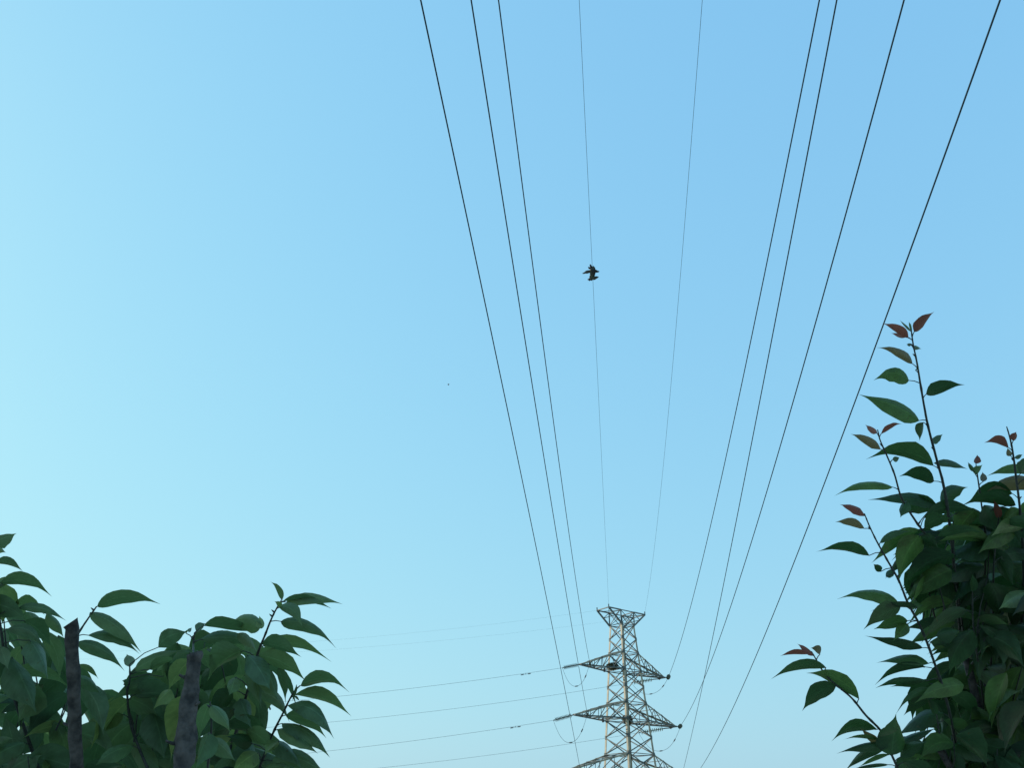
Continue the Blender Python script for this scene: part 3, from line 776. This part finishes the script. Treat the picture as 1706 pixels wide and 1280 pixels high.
# ---- the right-hand tree
DR = 1.6
oR = at(1660, 1280, DR + .35); oR.z = 0
treeR = empty('cherry_tree', oR)
tag(treeR, 'dense dark leafy tree with tall red-tipped shoots filling the right edge', 'tree')
tr = MB(oR); rt = Vector(oR)
trunk_pts = [rt + Vector((.05, .03, -.05)), rt + Vector((.02, .02, .5)), rt + Vector((-.02, 0, 1.0)), rt + Vector((0, .02, 1.45))]
tr.tube(trunk_pts, [.055, .042, .038, .03], 14, wob=.15)
for px_, py_, dz_ in ((1600, 1290, DR + .2), (1560, 1240, DR + .1), (1690, 1200, DR + .3), (1640, 1120, DR + .3), (1600, 1060, DR + .22), (1530, 1330, DR + .1)):
    q = at(px_, py_, dz_); tr.tube([trunk_pts[3], trunk_pts[3].lerp(q, .5) + Zv * .04, q], [.016, .012, .007], 8, wob=.15)
tr.build('trunk', BARK, treeR, True)
polyR = [(1548, 900), (1585, 878), (1615, 850), (1650, 872), (1690, 850), (1740, 830), (1790, 800), (1790, 1420), (1500, 1420), (1520, 1290), (1545, 1255), (1565, 1235), (1525, 1220), (1548, 1190), (1500, 1180), (1530, 1160), (1535, 1130),
         (1590, 1105), (1600, 1060), (1590, 1040), (1570, 1040), (1548, 1030), (1525, 1005), (1510, 975), (1515, 945), (1545, 905)]
def headR(x, y, r):
    return r.choice((r.uniform(100, 175), r.uniform(70, 150), r.uniform(40, 120))) if x < 1620 else r.choice((r.uniform(90, 160), r.uniform(50, 130), r.uniform(10, 80)))
crown(treeR, oR, polyR, 560, (DR + .06, DR + .9), headR, 13, wrange=(24, 46), lrange=(62, 108))
shoot(treeR, oR, [(1518, 548, DR), (1521, 572, DR), (1528, 607, DR), (1536, 656, DR), (1546, 710, DR + .01), (1561, 768, DR + .02), (1573, 815, DR + .03), (1585, 900, DR + .06), (1600, 1060, DR + .22)], .0031, .0011, [
    (1523, 553, 1557, 517, 16, 1, 'r', .0), (1513, 563, 1470, 538, 14, 2, 'r'), (1511, 561, 1484, 555, 7, 0, 'r'), (1518, 553, 1498, 532, 4, 0, 'g'), (1519, 553, 1514, 534, 4, 0, 'g'),
    (1518, 575, 1510, 574, 7, 0, 'g'), (1521, 579, 1536, 581, 7, 0, 'g'), (1520, 606, 1459, 576, 15, 8, 'b'), (1514, 634, 1455, 630, 26, 11, 'g'), (1543, 657, 1608, 641, 23, 6, 'g'),
    (1531, 701, 1431, 659, 27, 7, 'g'), (1538, 704, 1532, 734, 24, 0, 'g', -.02), (1551, 736, 1571, 723, 12, 0, 'g'), (1525, 617, 1531, 610, 3, 0, 'g'), (1556, 772, 1613, 783, 13, 5, 'g'),
    (1555, 776, 1442, 758, 28, 15, 'g', -.03), (1556, 802, 1497, 792, 25, 10, 'g', .03), (1568, 846, 1613, 810, 26, 12, 'g'), (1565, 848, 1500, 850, 30, 4, 'g')], 31, 'tallest shoot with an upright red tip leaf', auto=(860, 1010, 20, 51))
shoot(treeR, oR, [(1462, 716, DR), (1466, 733, DR), (1476, 756, DR), (1490, 790, DR), (1502, 830, DR + .01), (1525, 868, DR + .03), (1552, 905, DR + .06), (1590, 970, DR + .14), (1600, 1060, DR + .22)], .0026, .001, [
    (1461, 722, 1441, 707, 10, 0, 'r'), (1468, 723, 1504, 703, 9, 3, 'r'), (1467, 749, 1417, 721, 15, 3, 'b'), (1487, 766, 1499, 762, 12, 0, 'g'), (1487, 812, 1390, 822, 15, 10, 'g'),
    (1560, 844, 1445, 835, 22, 9, 'g', .03), (1510, 835, 1500, 862, 26, 0, 'g'), (1532, 893, 1496, 970, 42, 7, 'g', -.03), (1530, 895, 1565, 915, 22, 4, 'g'), (1540, 880, 1585, 860, 26, 5, 'g')], 32,
    'second shoot from the left with two small red tip leaves', auto=(870, 985, 20, 52))
shoot(treeR, oR, [(1626, 775, DR + .05), (1629, 797, DR + .05), (1635, 840, DR + .06), (1642, 900, DR + .09), (1640, 1000, DR + .2), (1640, 1120, DR + .3)], .0025, .001, [
    (1626, 773, 1628, 756, 12, 0, 'r'), (1625, 791, 1637, 774, 15, 0, 'p'), (1623, 786, 1612, 770, 7, 0, 'g'), (1638, 803, 1637, 786, 12, 0, 'b'), (1722, 788, 1644, 792, 17, 9, 'g', .03), (1722, 803, 1640, 815, 26, 7, 'b', .03),
    (1692, 842, 1600, 836, 25, 9, 'g', -.02), (1640, 842, 1678, 885, 40, 4, 'g'), (1625, 850, 1590, 895, 34, 3, 'g')], 33, 'small shoot with a cup of little tip leaves', auto=(850, 1100, 18, 53))
shoot(treeR, oR, [(1677, 711, DR + .02), (1682, 728, DR + .02), (1687, 752, DR + .02), (1692, 790, DR + .03), (1700, 860, DR + .05), (1705, 980, DR + .2), (1690, 1200, DR + .3)], .003, .001, [
    (1680, 746, 1639, 737, 15, 5, 'r'), (1688, 735, 1693, 719, 13, 0, 'r'), (1684, 760, 1678, 745, 9, 0, 'b'), (1690, 763, 1704, 757, 7, 0, 'g'), (1700, 850, 1665, 880, 24, 4, 'g'), (1705, 880, 1650, 890, 24, 4, 'p', -.06),
    (1700, 790, 1720, 760, 20, 3, 'g'), (1716, 984, 1664, 1013, 30, 3, 'p', -.1), (1722, 1050, 1638, 1080, 31, 8, 'p', -.1), (1722, 1122, 1671, 1167, 28, 6, 'p', -.1), (1718, 1160, 1652, 1207, 13, 3, 'g', -.1),
    (1712, 1165, 1662, 1226, 15, 2, 'g', -.1), (1702, 1178, 1671, 1263, 17, 3, 'p', -.1), (1640, 945, 1559, 976, 34, 8, 'g', -.08)], 34, 'red-tipped shoot at the photo edge', auto=(800, 1150, 17, 54))
shoot(treeR, oR, [(1440, 856, DR - .02), (1449, 878, DR - .02), (1462, 905, DR - .02), (1480, 937, DR - .02), (1497, 967, DR - .01), (1512, 1004, DR), (1532, 1042, DR + .02), (1552, 1092, DR + .04), (1580, 1180, DR + .08), (1600, 1290, DR + .2)], .003, .001, [
    (1441, 860, 1399, 838, 14, 2, 'r'), (1440, 881, 1391, 870, 14, 7, 'b'), (1448, 926, 1359, 918, 16, 8, 'g'), (1466, 905, 1520, 884, 12, 6, 'g'), (1467, 953, 1455, 939, 12, 0, 'g'), (1476, 961, 1493, 947, 13, 0, 'g'),
    (1497, 1006, 1394, 992, 22, 12, 'g'), (1528, 1012, 1449, 1014, 10, 4, 'g'), (1510, 1012, 1540, 1010, 14, 3, 'g'), (1500, 1012, 1438, 1048, 28, 4, 'g', -.03), (1512, 1035, 1455, 1050, 22, 3, 'g'), (1512, 1040, 1488, 1068, 24, 0, 'g'),
    (1537, 1080, 1440, 1061, 16, 2, 'g'), (1547, 1106, 1460, 1106, 17, 9, 'g'), (1542, 1112, 1456, 1136, 14, 9, 'g'), (1545, 1135, 1458, 1141, 13, 5, 'g'), (1550, 1140, 1482, 1144, 14, 2, 'g'),
    (1552, 1150, 1491, 1187, 13, 9, 'g'), (1550, 1165, 1505, 1190, 20, 3, 'g'), (1590, 925, 1503, 977, 40, 12, 'g', .05), (1585, 950, 1505, 1000, 42, 5, 'g', .05), (1560, 1060, 1600, 1050, 24, 4, 'g'),
    (1550, 1070, 1590, 1085, 24, 4, 'g')], 35, 'third shoot from the left with a dark red tip leaf', auto=(1150, 1260, 18, 55))
for n_, (xa, ya, xb, yb) in enumerate(((1588, 868, 1610, 1120), (1664, 862, 1650, 1120), (1620, 985, 1640, 1200), (1560, 1190, 1600, 1330))):
    pth = [(xa, ya, DR + .06), (xa * .7 + xb * .3 - 4, ya * .7 + yb * .3, DR + .08), (xa * .3 + xb * .7, ya * .3 + yb * .7, DR + .15), (xb, yb, DR + .25)]
    shoot(treeR, oR, pth, .0026, .001, [(xa, ya + 2, xa - 18 + 9 * (n_ % 3), ya - 30, 13, 1, 'r' if n_ in (1,) else 'g')], 70 + n_, None, auto=(ya + 6, yb, 15, 80 + n_))
shoot(treeR, oR, [(1352, 1086, DR - .05), (1360, 1100, DR - .05), (1371, 1119, DR - .05), (1386, 1136, DR - .05), (1402, 1149, DR - .04), (1421, 1166, DR - .03), (1442, 1192, DR - .02), (1470, 1222, DR), (1487, 1262, DR + .02), (1510, 1310, DR + .06), (1530, 1330, DR + .1)], .0028, .001, [
    (1356, 1093, 1328, 1071, 9, 0, 'r'), (1351, 1091, 1299, 1092, 9, 4, 'r'), (1366, 1091, 1350, 1079, 13, 5, 'b'), (1376, 1113, 1284, 1130, 18, 12, 'g'), (1431, 1165, 1343, 1114, 26, 11, 'g', -.03),
    (1393, 1142, 1336, 1185, 31, 8, 'g'), (1461, 1216, 1385, 1233, 22, 15, 'g'), (1464, 1236, 1432, 1213, 12, 0, 'b'), (1462, 1233, 1404, 1231, 7, 3, 'g'), (1476, 1244, 1393, 1255, 16, 6, 'g'),
    (1482, 1258, 1430, 1280, 8, 2, 'g'), (1480, 1275, 1415, 1284, 7, 2, 'g'), (1486, 1259, 1493, 1186, 46, 0, 'g', -.04), (1462, 1228, 1500, 1216, 14, 2, 'g', -.05), (1500, 1262, 1545, 1235, 24, 4, 'g'), (1490, 1285, 1530, 1262, 26, 3, 'g')], 36,
    'low shoot reaching out furthest towards the pylon', auto=(1240, 1330, 18, 56))
